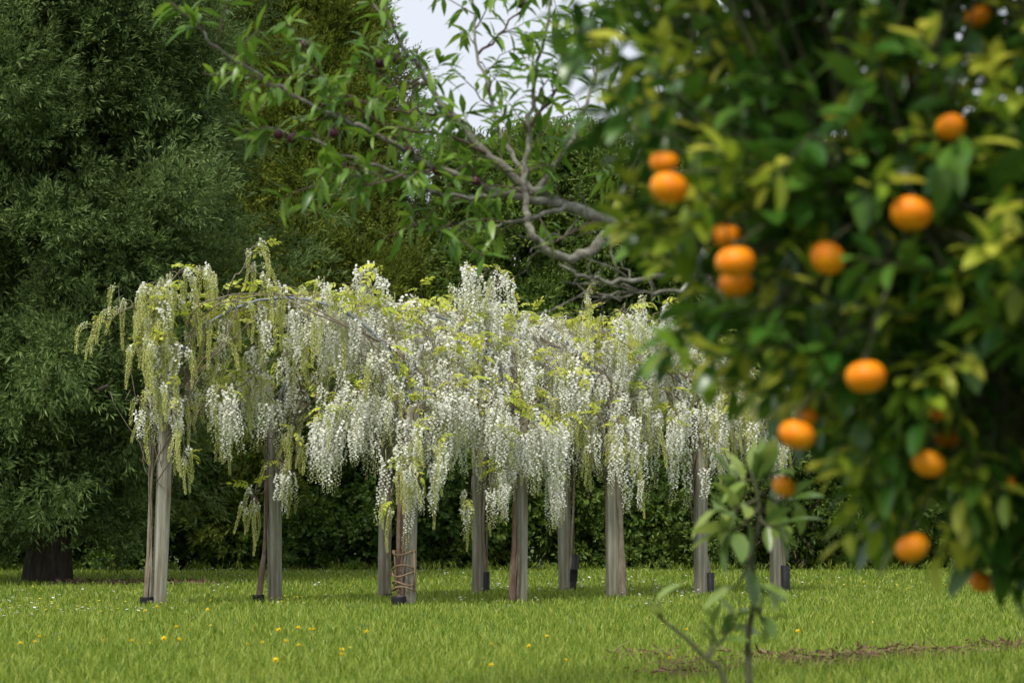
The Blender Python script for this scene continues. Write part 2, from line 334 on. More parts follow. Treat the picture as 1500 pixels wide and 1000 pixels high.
k = 500; inn = np.stack([bt[0]+rng.normal(0, 1.1, k), bt[1]+rng.normal(.3, .9, k), rng.uniform(1.3, 10.5, k)], 1)
cen, ow = boughs(cen, ow, 16, .40); n = len(cen)
cr = [(C_aca, cen, ow, rng.uniform(.6, 1.1, n)), (C_aca, inn, inn-bt-[0, 0, 5], 1.25)]
mb = MB(); limbs(mb, bt, 9.5, .24, 26, 2.7, .15, .9)
tree('broadleaf_tree', 'huge dark grey-green narrow-leaved tree with thick trunk beside bark mulch', bt, cr, mb, M_acacia)
# olive-green conifers
C_con = clump_set('conifer_clumps', M_conif, 46, 12, .22, .08, .022, .34, .55, .6, .0)
def conifer(px, Y, h, rad, label, dens=1.0):
    b = np.array([(px-750)/FPX*Y, Y, 0]); n = int(1600*dens)
    f = rng.random(n)**.8; zz = .4+(h-.4)*f; rmax = rad*np.clip(1-(zz/h)**1.45, .04, 1)
    ph = np.where(rng.random(n) < .8, rng.uniform(math.pi*.95, math.pi*2.05, n), rng.uniform(0, math.pi, n))
    lump = 1+.16*np.sin(ph*7+px)+.12*np.sin(ph*4+zz*2.4)+.12*np.sin(zz*5+ph*9); rr = rmax*lump*rng.uniform(.78, 1.04, n)
    cen = np.stack([b[0]+rr*np.cos(ph), b[1]+rr*np.sin(ph), zz], 1); ow = norm(np.stack([np.cos(ph), np.sin(ph), .7+0*ph], 1))
    k = 420; fi = rng.random(k)**.9; ri = rad*np.clip(1-fi**1.5, .05, 1)*.45
    inn = np.stack([b[0]+rng.normal(0, 1, k)*ri, b[1]+rng.normal(0, 1, k)*ri, .5+(h-1)*fi], 1)
    cen, ow = boughs(cen, ow, 11, .29, 1.1); n = len(cen)
    cr = [(C_con, cen, ow+[0, 0, .5], rng.uniform(.6, 1.1, n)), (C_con, inn, np.tile([[0, -1., .6]], (k, 1)), 1.6)]
    mb = MB(); limbs(mb, b, h*.97, .2, 22, rad*.8, .1, .9); return tree('conifer', label, b, cr, mb, M_conif, group=None)
conifer(20, 39.5, 14.5, 3.2, 'tall olive-green conifer almost wholly hidden behind the huge grey-green tree')
conifer(205, 40.5, 15, 2.7, 'tall olive-green conifer between the huge grey-green tree and the next conifer')
conifer(350, 41.5, 15.5, 2.7, 'tallest olive-green conifer in the middle of its row')
conifer(462, 40, 11.2, 2.75, 'olive-green conifer at the end of its row with its tip against the sky')
# tall clipped hedge
C_hed = clump_set('hedge_clumps', M_hedge, 36, 11, .26, .11, .036, .34, .0, .9, .3)
C_shr = clump_set('shrub_clumps', M_shrub, 32, 10, .2, .085, .05, .34, .2, .9, .1)
def hedge(name, x0, x1, Y, h, depth, dens, label, lm, leaf, per, brown=None, upb=.1, droop=.3, top=True):
    base = np.array([(x0+x1)/2, Y, 0]); A = (x1-x0)*h; n = int(A*dens)
    x = rng.uniform(x0, x1, n); z = rng.uniform(.12, h, n); lum = .22*np.sin(x*1.7+z*.9)+.16*np.sin(x*3.3-z*2.2)+.1*np.sin(z*4.1+x)
    y = Y-depth/2+lum*.8+rng.uniform(-.1, .45, n); topz = h+.18*np.sin(x*2.1)+.14*np.sin(x*5.3); z = z*topz/h
    cen = np.stack([x, y, z], 1); ow = norm(np.stack([0*x+rng.normal(0, .3, n), 0*x-1, .25+0*x], 1))
    cen, ow = boughs(cen, ow, 5, .2, .8); cen[:, 2] = np.maximum(cen[:, 2], .1); n = len(cen)
    parts = [(leaf, cen, ow, rng.uniform(.55, 1.15, n))]
    m = int((x1-x0)*34); xt = rng.uniform(x0, x1, m); ct = np.stack([xt, Y+rng.uniform(-depth/2, depth/2, m), h-.15+.18*np.sin(xt*2.1)+.14*np.sin(xt*5.3)+rng.normal(0, .08, m)], 1)
    parts.append((leaf, ct, np.tile([[0, -.3, .95]], (m, 1)), rng.uniform(.6, 1.1, m)))
    m = int(A*9); ci = np.stack([rng.uniform(x0, x1, m), Y+rng.uniform(-.3, depth*.5, m), rng.uniform(.05, h-.3, m)], 1)
    parts.append((leaf, ci, np.tile([[0, -1., .2]], (m, 1)), 1.5))
    t = thing(name, base, label, 'hedge'); crown('foliage', t, base, parts, [lm])
    mb = MB()
    for xs in np.arange(x0+.4, x1, .75):
        xs += rng.normal(0, .1); b = np.array([xs, Y+rng.normal(0, .1), -.1]); mb.tube([b, b+[rng.normal(0, .1), 0, h*.5], b+[rng.normal(0, .15), 0, h*.92]], [.09, .06, .015], 6)
    obj('stems', rel(mb.mesh('stems', [M_bark]), base), t)
    if brown:
        mb = MB()
        for (bx, bz, bw, bh, k) in brown:
            o = np.stack([rng.normal(bx, bw, k), Y-depth/2+rng.uniform(-.05, .35, k), rng.normal(bz, bh, k).clip(.15, h-.5)], 1)
            d = np.stack([rng.normal(0, .5, k), -.6+0*o[:, 0], rng.normal(-.1, .5, k)], 1); mb.add(*sprigs(o, d, 8, .3, .13, .02, .7, .3))
        tag(obj('dead_twigs', rel(mb.mesh('dead_twigs', [M_hedgeb], False), base), t), kind='stuff')
    return t
def hb(px, py): q = P(px, py, 38); return q[0], q[2]
br = []
for px, py, sw, sh, k in ((1110, 690, .5, .5, 260), (960, 640, .5, .6, 260), (905, 270, .3, .15, 150), (880, 300, .3, .15, 80), (1270, 740, .7, .3, 200), (720, 330, .3, .2, 60), (1000, 760, .6, .3, 120), (1420, 700, .6, .4, 150)):
    a, z = hb(px, py); br.append((a, z, sw, sh, k))
hedge('tall_hedge', -1.1, 13.5, 39.2, 7.1, 1.7, 17, 'tall dense green conifer hedge with brown dead patches behind the pergola', M_hedge, C_hed, 15, br)
hedge('shrub_hedge', -13.5, -.9, 38.3, 3.0, 1.5, 20, 'lower dark broad-leaved hedge below the olive-green conifers', M_shrub, C_shr, 14, None, .35, .1)
# low weeds along the hedge foot
n = 420; xs = rng.uniform(-9.5, 11.5, n); o = np.stack([xs, 37.2+rng.normal(0, .16, n), np.zeros(n)], 1)
mb = MB(); mb.add(*sprigs(o, np.stack([rng.normal(0, .3, n), rng.normal(-.2, .2, n), np.ones(n)], 1), 6, .09, .13, .014, .5, .3))
tag(obj('long_grass', mb.mesh('long_grass', [M_grass], False)), 'fringe of longer uncut grass along the foot of the hedges', 'grass', kind='stuff')

# ---------------------------------------------------------------- pergola
rowB = [G(232, 888), G(402, 882), G(563, 875.5), G(700, 870.5), G(827, 867)]
rowA = [G(598, 888), G(762, 883), G(897, 877), G(1027, 872), G(1137, 868)]
PH = 1.84
A0, A1, B0, B1 = rowA[0], rowA[4], rowB[0], rowB[4]
pc = (A0+A1+B0+B1)/4; pc[2] = 0
pergola = thing('pergola', pc, 'timber post pergola with arched grey pipe hoops smothered in white wisteria', 'pergola')
rowang = math.atan2(A1[1]-A0[1], A1[0]-A0[0])
def post_mesh(i, wd, h):
    c = wd/2; b = .007; ring = [(c-b, -c), (c, -c+b), (c, c-b), (c-b, c), (-c+b, c), (-c, c-b), (-c, -c+b), (-c+b, -c)]
    mb = MB(); zs = [-.25, .5, 1.1, h, h+.012]; v = []
    for k, z in enumerate(zs):
        s = 1 if k < 4 else .9; ox = .006*math.sin(i*2.1+z*2); v += [(x*s+ox, y*s, z+(.02*x/c if k > 2 else 0)) for x, y in ring]
    t = []
    for k in range(4):
        for j in range(8): a = k*8+j; d = k*8+(j+1) % 8; t += [[a, d, d+8], [a, d+8, a+8]]
    v.append((0, 0, h+.012)); t += [[32+j, 32+(j+1) % 8, 40] for j in range(8)]
    mb.add(np.array(v), t); return mb.mesh('post', [M_post], False)
tilt = {0: .028, 1: -.004, 2: .012, 5: .01}
for i, b in enumerate(rowB+rowA):
    o = obj('post', post_mesh(i, .122 if i in (0, 5) else .115, PH+.03*math.sin(i*3)), pergola, tuple(b-pc)); o.rotation_euler = (.0, tilt.get(i, .004*math.sin(i)), rowang-.5+.12*math.sin(i*1.7))
def arch(s, th, r=1.0):
    """tunnel surface: s along the rows, th 0 (row B) .. pi (row A)"""
    a = A0+(A1-A0)*s; b = B0+(B1-B0)*s; f = .5-.5*np.cos(th)*r
    p = b+(a-b)*f; p[2] = PH-.06+1.12*np.sin(th)*r; return p
for i in range(5):
    mb = MB(); th = np.linspace(0, math.pi, 15); mb.tube([arch(i/4, t) for t in th], .015, 8); obj('hoop', rel(mb.mesh('hoop', [M_pipe]), pc), pergola)
for th in (.12, .75, 1.25, math.pi/2+.35, math.pi-.75, math.pi-.12):
    mb = MB(); mb.tube([arch(s, th, 1.01) for s in np.linspace(-.02, 1.02, 9)], .004, 5); obj('wire', rel(mb.mesh('wire', [M_wire]), pc), pergola)

# ---------------------------------------------------------------- wisteria racemes, leaves, vines
def raceme_mesh(seed, Ln, opn, curl, fat=1.0):
    """hanging flower cluster: stalk from the origin, open white florets above, pale buds below"""
    r = np.random.default_rng(seed); mb = MB(); n = 12; s = np.linspace(0, 1, n)
    if curl > 0: x = curl*Ln*(1-np.exp(-s*3.2)); z = Ln*(.10*np.sin(np.clip(s*4, 0, math.pi))*min(1, curl*3)-(np.clip(s-.10, 0, 1))**1.15)
    else: x = .03*Ln*np.sin(s*4+seed); z = -Ln*s
    pts = np.stack([x, .012*np.sin(s*7+seed), z], 1); mb.tube(pts, np.linspace(.0035, .0018, n), 4)
    m = int(Ln*(215 if opn > .2 else 330)); t = np.linspace(.1, .995, m); a = np.arange(m)*2.39996+r.normal(0, .3, m)
    c = np.stack([np.interp(t, s, pts[:, k]) for k in range(3)], 1); tan = norm(np.stack([np.interp(t, s, np.gradient(pts[:, k])) for k in range(3)], 1))
    e1 = norm(np.cross(tan, [0., 1, .2])); e2 = np.cross(tan, e1); od = e1*np.cos(a)[:, None]+e2*np.sin(a)[:, None]
    isop = t < opn+r.normal(0, .06, m); semi = (~isop) & (t < opn+.25)
    rad = np.where(isop, .042*fat*(1.05-.45*t), np.where(semi, .03*fat, (.024 if opn > .2 else .03)*fat*(1.12-.8*t)))*r.uniform(.6, 1.15, m)
    pos = c+od*rad[:, None]+tan*.008
    for sel, sz, mi, sp in ((isop, .031, 1, 1.0), (semi, .022, 2, .65), (~isop & ~semi, .02 if opn > .2 else .026, 3, .5)):
        k = np.where(sel)[0]
        if not len(k): continue
        d = norm(od[k]+tan[k]*.45+r.normal(0, .25, (len(k), 3))); size = sz*(1.1-.35*t[k])*r.uniform(.75, 1.2, len(k))
        y = norm(np.cross(d, tan[k]+r.normal(0, .3, (len(k), 3)))); z2 = np.cross(d, y); q = pos[k]
        for yy, zz2, sc in ((y, z2, 1.0), (z2, y, .8)):
            vv = np.stack([q-d*(size*.5*sc)[:, None], q+yy*(size*.5*sp*sc)[:, None]+zz2*(size*.12)[:, None], q+d*(size*.55*sc)[:, None], q-yy*(size*.5*sp*sc)[:, None]+zz2*(size*.12)[:, None]], 1).reshape(-1, 3)
            tt = (np.array([[0, 1, 2], [0, 2, 3]])[None]+(np.arange(len(k))*4)[:, None, None]).reshape(-1, 3); mb.add(vv, tt, mi)
    return mb.mesh('raceme', [M_rach, M_petal, M_budw, M_bud], False)
WHITE = [raceme_mesh(10+i, l, o, c, 1.35) for i, (l, o, c) in enumerate(((.34, .95, 0), (.42, .8, 0), (.5, .7, .1), (.55, .9, 0), (.62, .75, 0), (.48, .55, .15), (.7, .7, 0), (.4, .6, .2), (.58, .5, .05)))]
GREEN = [raceme_mesh(40+i, l, o, c, .95) for i, (l, o, c) in enumerate(((.26, 0, .5), (.34, 0, .4), (.42, 0, .25), (.3, 0, .7), (.5, .08, .15), (.45, .0, .1), (.38, .15, .3), (.56, .05, .1)))]
WLEN = [.34, .42, .5, .55, .62, .48, .7, .4, .58]
def wleaf_mesh(seed):
    r = np.random.default_rng(seed); mb = MB(); s = np.linspace(0, 1, 6); Ln = .17
    pts = np.stack([Ln*s, 0*s, .03*np.sin(s*3)-.05*s*s], 1); mb.tube(pts, .0018, 3, 1)
    P0, D0, S0 = [], [], []
    for i, t in enumerate((.3, .48, .66, .83)):
        for sg in (-1, 1): P0.append([np.interp(t, s, pts[:, k]) for k in range(3)]); D0.append([.5, sg*.85, -.25+r.normal(0, .15)]); S0.append(.062*(1-.2*abs(t-.5)))
    P0.append(pts[-1]); D0.append([1, 0, -.3]); S0.append(.06); P0 = np.array(P0); D0 = np.array(D0); S0 = np.array(S0)*r.uniform(.85, 1.15, len(S0))
    tv, tt = curved_leaf(.06, .25, .45); v, t = batch(tv, tt, frames(D0), P0, S0); mb.add(v, t, 0)
    return mb.mesh('leaf', [M_wleaf, M_rach], False)
WLEAF = [wleaf_mesh(70+i) for i in range(5)]
posts = rowB+rowA
side = [(-.10, -.07), (-.15, -.08), (.05, -.1), (.09, -.02), (.085, .0), (-.085, -.10), (-.06, -.1), (.1, -.04), (.10, -.01), (.1, -.01)]
VL = ['wisteria with mostly unopened yellow-green racemes on the isolated end post',
      'wisteria on the second post of the far row, reddish trunk in a ribbed black collar',
      'wisteria with thin loose stems on the middle post of the far row',
      'wisteria climbing from a short black tube guard on the far row',
      'wisteria climbing from the tall tapering black guard at the end of the far row',
      'white wisteria with rope-lashed trunk at the front corner post',
      'white wisteria with reddish forked bare trunk, on the post next to the rope-lashed one',
      'wisteria with thick brown bare trunk and fan of bare twigs on the middle front post',
      'wisteria with twisted stem round its post and narrow black tube guard',
      'wisteria on the last front post rising from a wide black tube guard']
att = [[] for _ in range(10)]       # (point, kind) racemes
lef = [[] for _ in range(10)]
shoots = [[] for _ in range(10)]    # extra branch targets
PXY = np.array([p[:2] for p in posts])
def near_vine(p): return int(np.argmin(((PXY-p[:2])**2).sum(1)))
def put(p, white, vine=None):
    att[near_vine(p) if vine is None else vine].append((p, white))
for _ in range(1250):
    s = rng.uniform(-.04, 1.04); th = rng.uniform(.05, math.pi-.03) if rng.random() < .45 else rng.uniform(math.pi*.5, math.pi-.02)
    p = arch(s, th, rng.uniform(.9, 1.16))+rng.normal(0, .06, 3); p[2] -= rng.random()**2*.2
    pw = .12+.66*np.clip((proj(p)[0][0]-330)/200, 0, 1); pw *= 1-.45*np.clip((proj(p)[0][0]-900)/200, 0, 1)
    
    put(p, rng.random() < pw)
for _ in range(430):
    s = rng.uniform(-.05, 1.05); th = rng.uniform(.1, math.pi-.02); p = arch(s, th, rng.uniform(1.0, 1.12)); lef[near_vine(p)].append(p+rng.normal(0, .05, 3))
# clusters read off the photograph: px, py (top), spread px, n, depth, white share, vine
CL = [(215, 455, 26, 22, 21.2, .06, 0), (240, 420, 40, 26, 21.2, .03, 0), (235, 500, 32, 26, 21.1, .12, 0), (235, 560, 28, 16, 21.1, .2, 0), (290, 395, 22, 13, 21.4, .0, 0), (330, 440, 30, 14, 21.6, .15, 0), (375, 362, 14, 6, 21.6, 0, 0),
      (140, 470, 12, 3, 21.1, 0, 0), (258, 600, 6, 3, 21.0, .8, 0), (270, 655, 10, 4, 21.0, 0, 0), (320, 575, 22, 10, 21.4, .7, 1), (375, 560, 30, 16, 22.0, .6, 1), (370, 725, 14, 7, 22.1, .1, 1), (410, 680, 16, 9, 22.0, .35, 1), (430, 640, 18, 8, 22.0, .3, 1),
      (500, 590, 28, 22, 21.3, .95, 5), (480, 610, 14, 10, 21.2, .95, 5), (540, 570, 30, 16, 21.3, .95, 5), (605, 690, 22, 16, 21.1, .2, 5), (610, 640, 26, 14, 21.1, .6, 5), (570, 730, 8, 3, 21.1, .2, 5), (640, 655, 12, 6, 21.2, .5, 5), (660, 570, 34, 18, 21.6, .9, 5),
      (745, 640, 20, 16, 21.9, .9, 6), (740, 690, 22, 13, 21.9, .7, 6), (690, 735, 12, 4, 21.9, .3, 6), (775, 620, 22, 12, 22.0, .9, 6), (812, 690, 13, 9, 22.3, 1, 6), (815, 615, 20, 13, 22.3, .95, 6), (720, 590, 30, 14, 21.8, .9, 6),
      (900, 620, 20, 10, 23.2, .7, 7), (925, 670, 14, 7, 23.1, .4, 7), (870, 640, 18, 6, 23.2, .3, 7), (1000, 600, 16, 8, 24.0, .85, 8), (985, 620, 8, 5, 24.0, .95, 8), (1060, 610, 20, 9, 24.3, .6, 8), (1050, 650, 14, 5, 24.3, .3, 8), (1100, 590, 24, 10, 25, .6, 9), (1140, 620, 14, 7, 25.3, .7, 9),
      (690, 405, 16, 8, 22.6, .9, 6), (730, 410, 18, 9, 22.7, .9, 6), (540, 402, 24, 11, 21.9, .85, 5), (520, 425, 30, 10, 21.9, .9, 5), (945, 440, 12, 5, 24.0, .9, 7), (975, 445, 12, 6, 24.2, .9, 8), (862, 430, 8, 3, 23.5, .1, 7), (910, 455, 20, 6, 23.6, .5, 7)]
for (px, py, sp, n, Y, wf, vi) in CL:
    c = P(px, py, Y); shoots[vi].append(c)
    for _ in range(n):
        p = P(px+rng.normal(0, sp*.6), py+rng.normal(0, 14)+6, Y+rng.normal(0, .12)); put(p, rng.random() < wf, vi)
    for _ in range(max(1, n//5)): lef[vi].append(P(px+rng.normal(0, sp*.6), py-4+rng.normal(0, 8), Y+rng.normal(0, .12)))
def bez(a, b, lift, n=8, wob=.04):
    t = np.linspace(0, 1, n)[:, None]; m = (a+b)/2+np.array([0, 0, lift])
    p = (1-t)**2*a+2*t*(1-t)*m+t*t*b; w = rng.normal(0, wob, (n, 3)); w[0] = w[-1] = 0; return p+w
nrac = 0
for i, b in enumerate(posts):
    root = b+np.array([side[i][0], side[i][1], 0]); rowi, k = (0, i) if i < 5 else (1, i-5); s0 = k/4
    vt = thing('wisteria_vine', root, VL[i], 'wisteria', 'wisteria vines trained up the pergola posts')
    mb = MB(); nodes = []
    thick = {0: .02, 1: .024, 5: .03, 6: .028, 7: .034, 8: .018}.get(i, .017)
    top = b+np.array([0, 0, PH+.03]); red = 1 if i in (1, 5, 6) else 0
    for q in range(3):                       # stems up the post
        z = np.linspace(0, 1, 16); a0 = math.atan2(side[i][1], side[i][0]); a = a0+.3*(q-1)+(.3*np.sin(z*4+q+i) if i != 8 else z*5.2)
        rad = .098+.03*np.sin(z*6+q*2+i)*z; rad = rad*(1-z**6*.4)
        pts = np.stack([b[0]+rad*np.cos(a), b[1]+rad*np.sin(a), -.03+(PH+.05)*z], 1)
        w0 = np.clip(1-z*3.2, 0, 1)[:, None]; pts[:, :2] = pts[:, :2]*(1-w0)+(root[:2]+rng.normal(0, .012, 2))*w0
        mb.tube(pts, (thick if q == 0 else thick*.42)*(1-.5*z)*(1+.35*(z < .25)), 7, red if q < 2 else 0); nodes += list(pts[9:])
    tgt = []
    thA = .1 if rowi == 0 else math.pi-.1; dirn = 1 if rowi == 0 else -1
    for q in range(3):                                               # along the hoop
        ths = np.linspace(thA, math.pi/2+dirn*.3*(q == 1), 9); ln = np.array([arch(s0+.03*(q-1)+.05*np.sin(j*.8+q), t, 1.0+.03*math.sin(j+q)) for j, t in enumerate(ths)])
        mb.tube(np.concatenate([[top-[0, 0, .1]], ln]), np.linspace(.014, .005, 10), 6); nodes += list(ln)
    for q in range(16):                                              # fans of shoots to the tunnel skin
        s1 = s0+rng.uniform(-.2, .2); th1 = thA+dirn*rng.uniform(.05, 1.5); e = arch(np.clip(s1, -.05, 1.05), th1, rng.uniform(.95, 1.1))
        a = b+np.array([rng.normal(0, .04), rng.normal(0, .04), rng.uniform(1.1, PH+.2)]); c = bez(a, e, rng.uniform(-.1, .15)); mb.tube(c, np.linspace(.009, .003, 8), 5); nodes += list(c[2:])
    for q in range(9):                                               # bare upright twigs
        a = b+np.array([rng.normal(0, .05), rng.normal(0, .05), rng.uniform(1.0, 1.7)]); e = a+np.array([rng.normal(0, .4), rng.normal(-.1, .25), rng.uniform(.3, .95)]); mb.tube(bez(a, e, 0, 6, .03), np.linspace(.006, .002, 6), 4)
    for c in shoots[i]:
        nn = np.array(nodes); d = ((nn-c)**2).sum(1); a = nn[np.argmin(d)]; cv = bez(a, c, .12 if c[2] > 1.7 else .05, 8, .03); mb.tube(cv, np.linspace(.008, .003, 8), 5); nodes += list(cv[2:])
    nn = np.array(nodes)
    for j, (p, wh) in enumerate(att[i]):
        a = nn[np.argmin(((nn-p)**2).sum(1))]
        if np.linalg.norm(a-p) > .015: mb.tube(bez(a, p, .05, 4, .0), [.004, .0035, .003, .003], 3, cap=False)
        lst = WHITE if wh else GREEN
        o = obj('raceme', lst[rng.integers(len(lst))], vt, tuple(p-root)); sc = rng.uniform(.75, 1.15)
        if p[2] < 1.35: sc *= .8
        o.scale = (sc, sc, sc); ax = p[0]-b[0]; ay = p[1]-b[1]
        o.rotation_euler = (rng.normal(0, .07), rng.normal(0, .07), math.atan2(ay, ax)+rng.normal(0, .8)); nrac += 1
    for p in lef[i]:
        a = nn[np.argmin(((nn-p)**2).sum(1))]
        if np.linalg.norm(a-p) > .015: mb.tube(bez(a, p, .03, 4, 0), .002, 3, cap=False)
        for q in range(2):
            o = obj('leaf', WLEAF[rng.integers(5)], vt, tuple(p-root)); sc = rng.uniform(.7, 1.3); o.scale = (sc,)*3; o.rotation_euler = (rng.normal(0, .5), rng.normal(-.1, .4), rng.uniform(0, 6.28))
    obj('stem', rel(mb.mesh('stem', [M_vine, M_vinered]), root), vt)
    print('vine', i, len(att[i]), 2*len(lef[i]))
print('racemes', nrac)
# guards at the foot of the vines
def guard(i, r0, r1, h, label, ribs=0, tiltx=0.0):
    root = posts[i]+np.array([side[i][0], side[i][1], 0]); mb = MB(); n = 14
    prof = [(r0, -.02)]
    zs = np.linspace(0, h, max(2, ribs*2+1))
    for j, z in enumerate(zs): prof.append((r0+(r1-r0)*z/h+(.007 if ribs and j % 2 else 0), z))
    prof += [(prof[-1][0]-.006, h), (prof[-1][0]-.008, h*.3)]
    a = np.arange(n)*2*math.pi/n; v = np.array([[r*math.cos(t), r*math.sin(t), z] for r, z in prof for t in a]); t = []
    for k in range(len(prof)-1):
        for j in range(n): p0 = k*n+j; p1 = k*n+(j+1) % n; t += [[p0, p1, p1+n], [p0, p1+n, p0+n]]
    mb.add(v, t); o = obj('trunk_guard', mb.mesh('trunk_guard', [M_black]), None, tuple(root)); o.rotation_euler[1] = tiltx
    return tag(o, label, 'trunk guard', 'black guards round the vine trunks')
guard(0, .055, .062, .095, 'ribbed black plastic collar at the foot of the isolated end post', 4)
guard(1, .05, .055, .08, 'ribbed black plastic collar round a reddish trunk', 3)
guard(2, .045, .045, .05, 'very low black collar at the foot of the middle far-row post', 1)
guard(5, .065, .068, .10, 'ribbed black collar below the rope-lashed trunk', 4)
guard(3, .04, .04, .25, 'short straight black tube guard beside a far-row post')
guard(4, .042, .06, .43, 'tall black guard widening upwards beside the last far-row post', 0, .06)
guard(8, .04, .045, .25, 'narrow black tube guard on the post with a twisted stem')
guard(9, .055, .058, .31, 'wide black tube guard beside the last front post')
guard(7, .045, .04, .03, 'thin black ring round the thick brown bare trunk')
# rope lashing on the front corner vine
rb = posts[5]+np.array([-.02, -.045, 0]); mb = MB()
for z in (.17, .22, .3, .37, .5):
    a = np.linspace(0, 2*math.pi, 22); mb.tube(np.stack([rb[0]-.02+.105*np.cos(a), rb[1]+.13*np.sin(a), z+.02*np.sin(a*2+z*30)], 1), .009, 6)
for x in (-.105, .075): mb.tube([[rb[0]+x, rb[1]-.07, .16], [rb[0]+x+.01, rb[1]-.08, .33], [rb[0]+x, rb[1]-.07, .52]], .009, 6)
o = obj('rope', rel(mb.mesh('rope', [M_rope]), rb), None, tuple(rb)); tag(o, 'brown rope lashed in a ladder of loops round a wisteria trunk and post', 'rope')

# ---------------------------------------------------------------- plum tree (right, behind the mandarin)
PY = 9.6
def path(pts): return np.array([P(x, y, Y) for x, y, Y in pts])
def smooth(p, n):
    t = np.linspace(0, len(p)-1, n); out = np.empty((n, 3)); q = np.vstack([2*p[0]-p[1], p, 2*p[-1]-p[-2]])
    for i, u in enumerate(t):
        k = min(int(u), len(p)-2); f = u-k; a, b, c, d = q[k], q[k+1], q[k+2], q[k+3]
        out[i] = .5*(2*b+(c-a)*f+(2*a-5*b+4*c-d)*f*f+(3*b-a-3*c+d)*f**3)
    return out
pb = np.array([P(1720, 800, PY)[0], PY, 0]); plum = thing('plum_tree', pb, 'spreading plum tree with lichen-grey limbs and narrow drooping leaves', 'tree')
fork = P(1440, 620, PY)
LIMB = [  # path, r0, r1, leafy from fraction
 ([(1440, 640, 9.6), (1330, 560, 9.6), (1180, 480, 9.5), (1020, 405, 9.5), (950, 350, 9.5), (890, 322, 9.5), (820, 298, 9.5), (774, 275, 9.5), (718, 228, 9.5), (667, 172, 9.5), (625, 121, 9.5), (592, 70, 9.5), (545, 5, 9.5)], .055, .006, .62),
 ([(1010, 400, 9.5), (940, 350, 9.3), (890, 345, 9.3), (867, 368, 9.3), (830, 376, 9.25), (792, 359, 9.2), (774, 331, 9.2), (771, 298, 9.2), (768, 250, 9.2), (779, 186, 9.2), (783, 116, 9.2), (800, 40, 9.2), (812, -30, 9.2)], .032, .005, .55),
 ([(820, 298, 9.5), (770, 292, 9.4), (720, 278, 9.3), (652, 252, 9.2), (606, 228, 9.1), (550, 196, 9.0), (485, 168, 8.9), (424, 135, 8.8), (363, 102, 8.7), (312, 65, 8.6), (290, 36, 8.6)], .02, .004, .2),
 ([(774, 275, 9.5), (735, 285, 9.3), (680, 290, 9.2), (620, 275, 9.1), (560, 245, 9.0), (500, 225, 8.9), (440, 200, 8.9), (395, 190, 8.9)], .013, .003, .2),
 ([(830, 300, 9.5), (780, 320, 9.3), (730, 330, 9.2), (680, 335, 9.2), (630, 335, 9.1), (600, 318, 9.1)], .012, .003, .25),
 ([(774, 275, 9.5), (745, 215, 9.6), (720, 150, 9.7), (700, 80, 9.8), (695, 10, 9.9), (690, -50, 9.9)], .013, .004, .1),
 ([(785, 280, 9.5), (830, 220, 9.6), (860, 150, 9.7), (880, 80, 9.8), (890, 0, 9.8), (900, -60, 9.8)], .013, .004, .12),
 ([(890, 322, 9.5), (930, 240, 9.8), (970, 150, 10.0), (1010, 70, 10.1), (1040, -20, 10.2)], .016, .004, .2),
 ([(1020, 405, 9.5), (1050, 300, 10), (1080, 180, 10.3), (1110, 60, 10.4), (1130, -40, 10.5)], .02, .005, .3),
 ([(1440, 640, 9.6), (1420, 450, 9.9), (1350, 250, 10.1), (1290, 60, 10.3), (1260, -120, 10.4)], .045, .008, .45),
 ([(1440, 640, 9.6), (1500, 450, 9.8), (1560, 200, 10), (1600, -50, 10.2)], .05, .008, .45),
 ([(667, 172, 9.5), (620, 165, 9.3), (570, 160, 9.2), (530, 150, 9.1), (505, 140, 9.1)], .008, .003, .1),
 ([(625, 121, 9.5), (590, 130, 9.5), (560, 110, 9.6), (530, 90, 9.6)], .007, .003, .1),
 ([(1000, 395, 9.5), (940, 408, 9.3), (880, 412, 9.2), (835, 395, 9.1), (820, 385, 9.1)], .014, .004, 2),
 ([(1030, 410, 9.5), (980, 430, 9.4), (930, 425, 9.3), (900, 432, 9.3), (870, 440, 9.3)], .012, .003, 2),
 ([(890, 322, 9.5), (850, 335, 9.4), (820, 350, 9.3), (795, 340, 9.3)], .009, .003, 2),
 ([(718, 228, 9.5), (660, 200, 9.4), (600, 190, 9.2), (545, 175, 9.1), (470, 110, 9.0), (440, 80, 8.9)], .009, .003, .3),
 ([(779, 186, 9.2), (820, 120, 9.2), (850, 60, 9.3), (870, 10, 9.3), (880, -30, 9.3)], .008, .003, .1),
 ([(700, 80, 9.8), (740, 40, 9.8), (770, 0, 9.8), (790, -40, 9.8)], .007, .003, .1),
 ([(652, 252, 9.2), (600, 255, 9.0), (545, 270, 8.9), (500, 262, 8.9)], .007, .003, .2)]
mb = MB(); lo, ld = [], []; paths = []
mb.tube(np.array([pb-[0, 0, .1], pb+[-.1, 0, .35], P(1580, 720, PY), fork]), [.12, .09, .08, .065], 10)
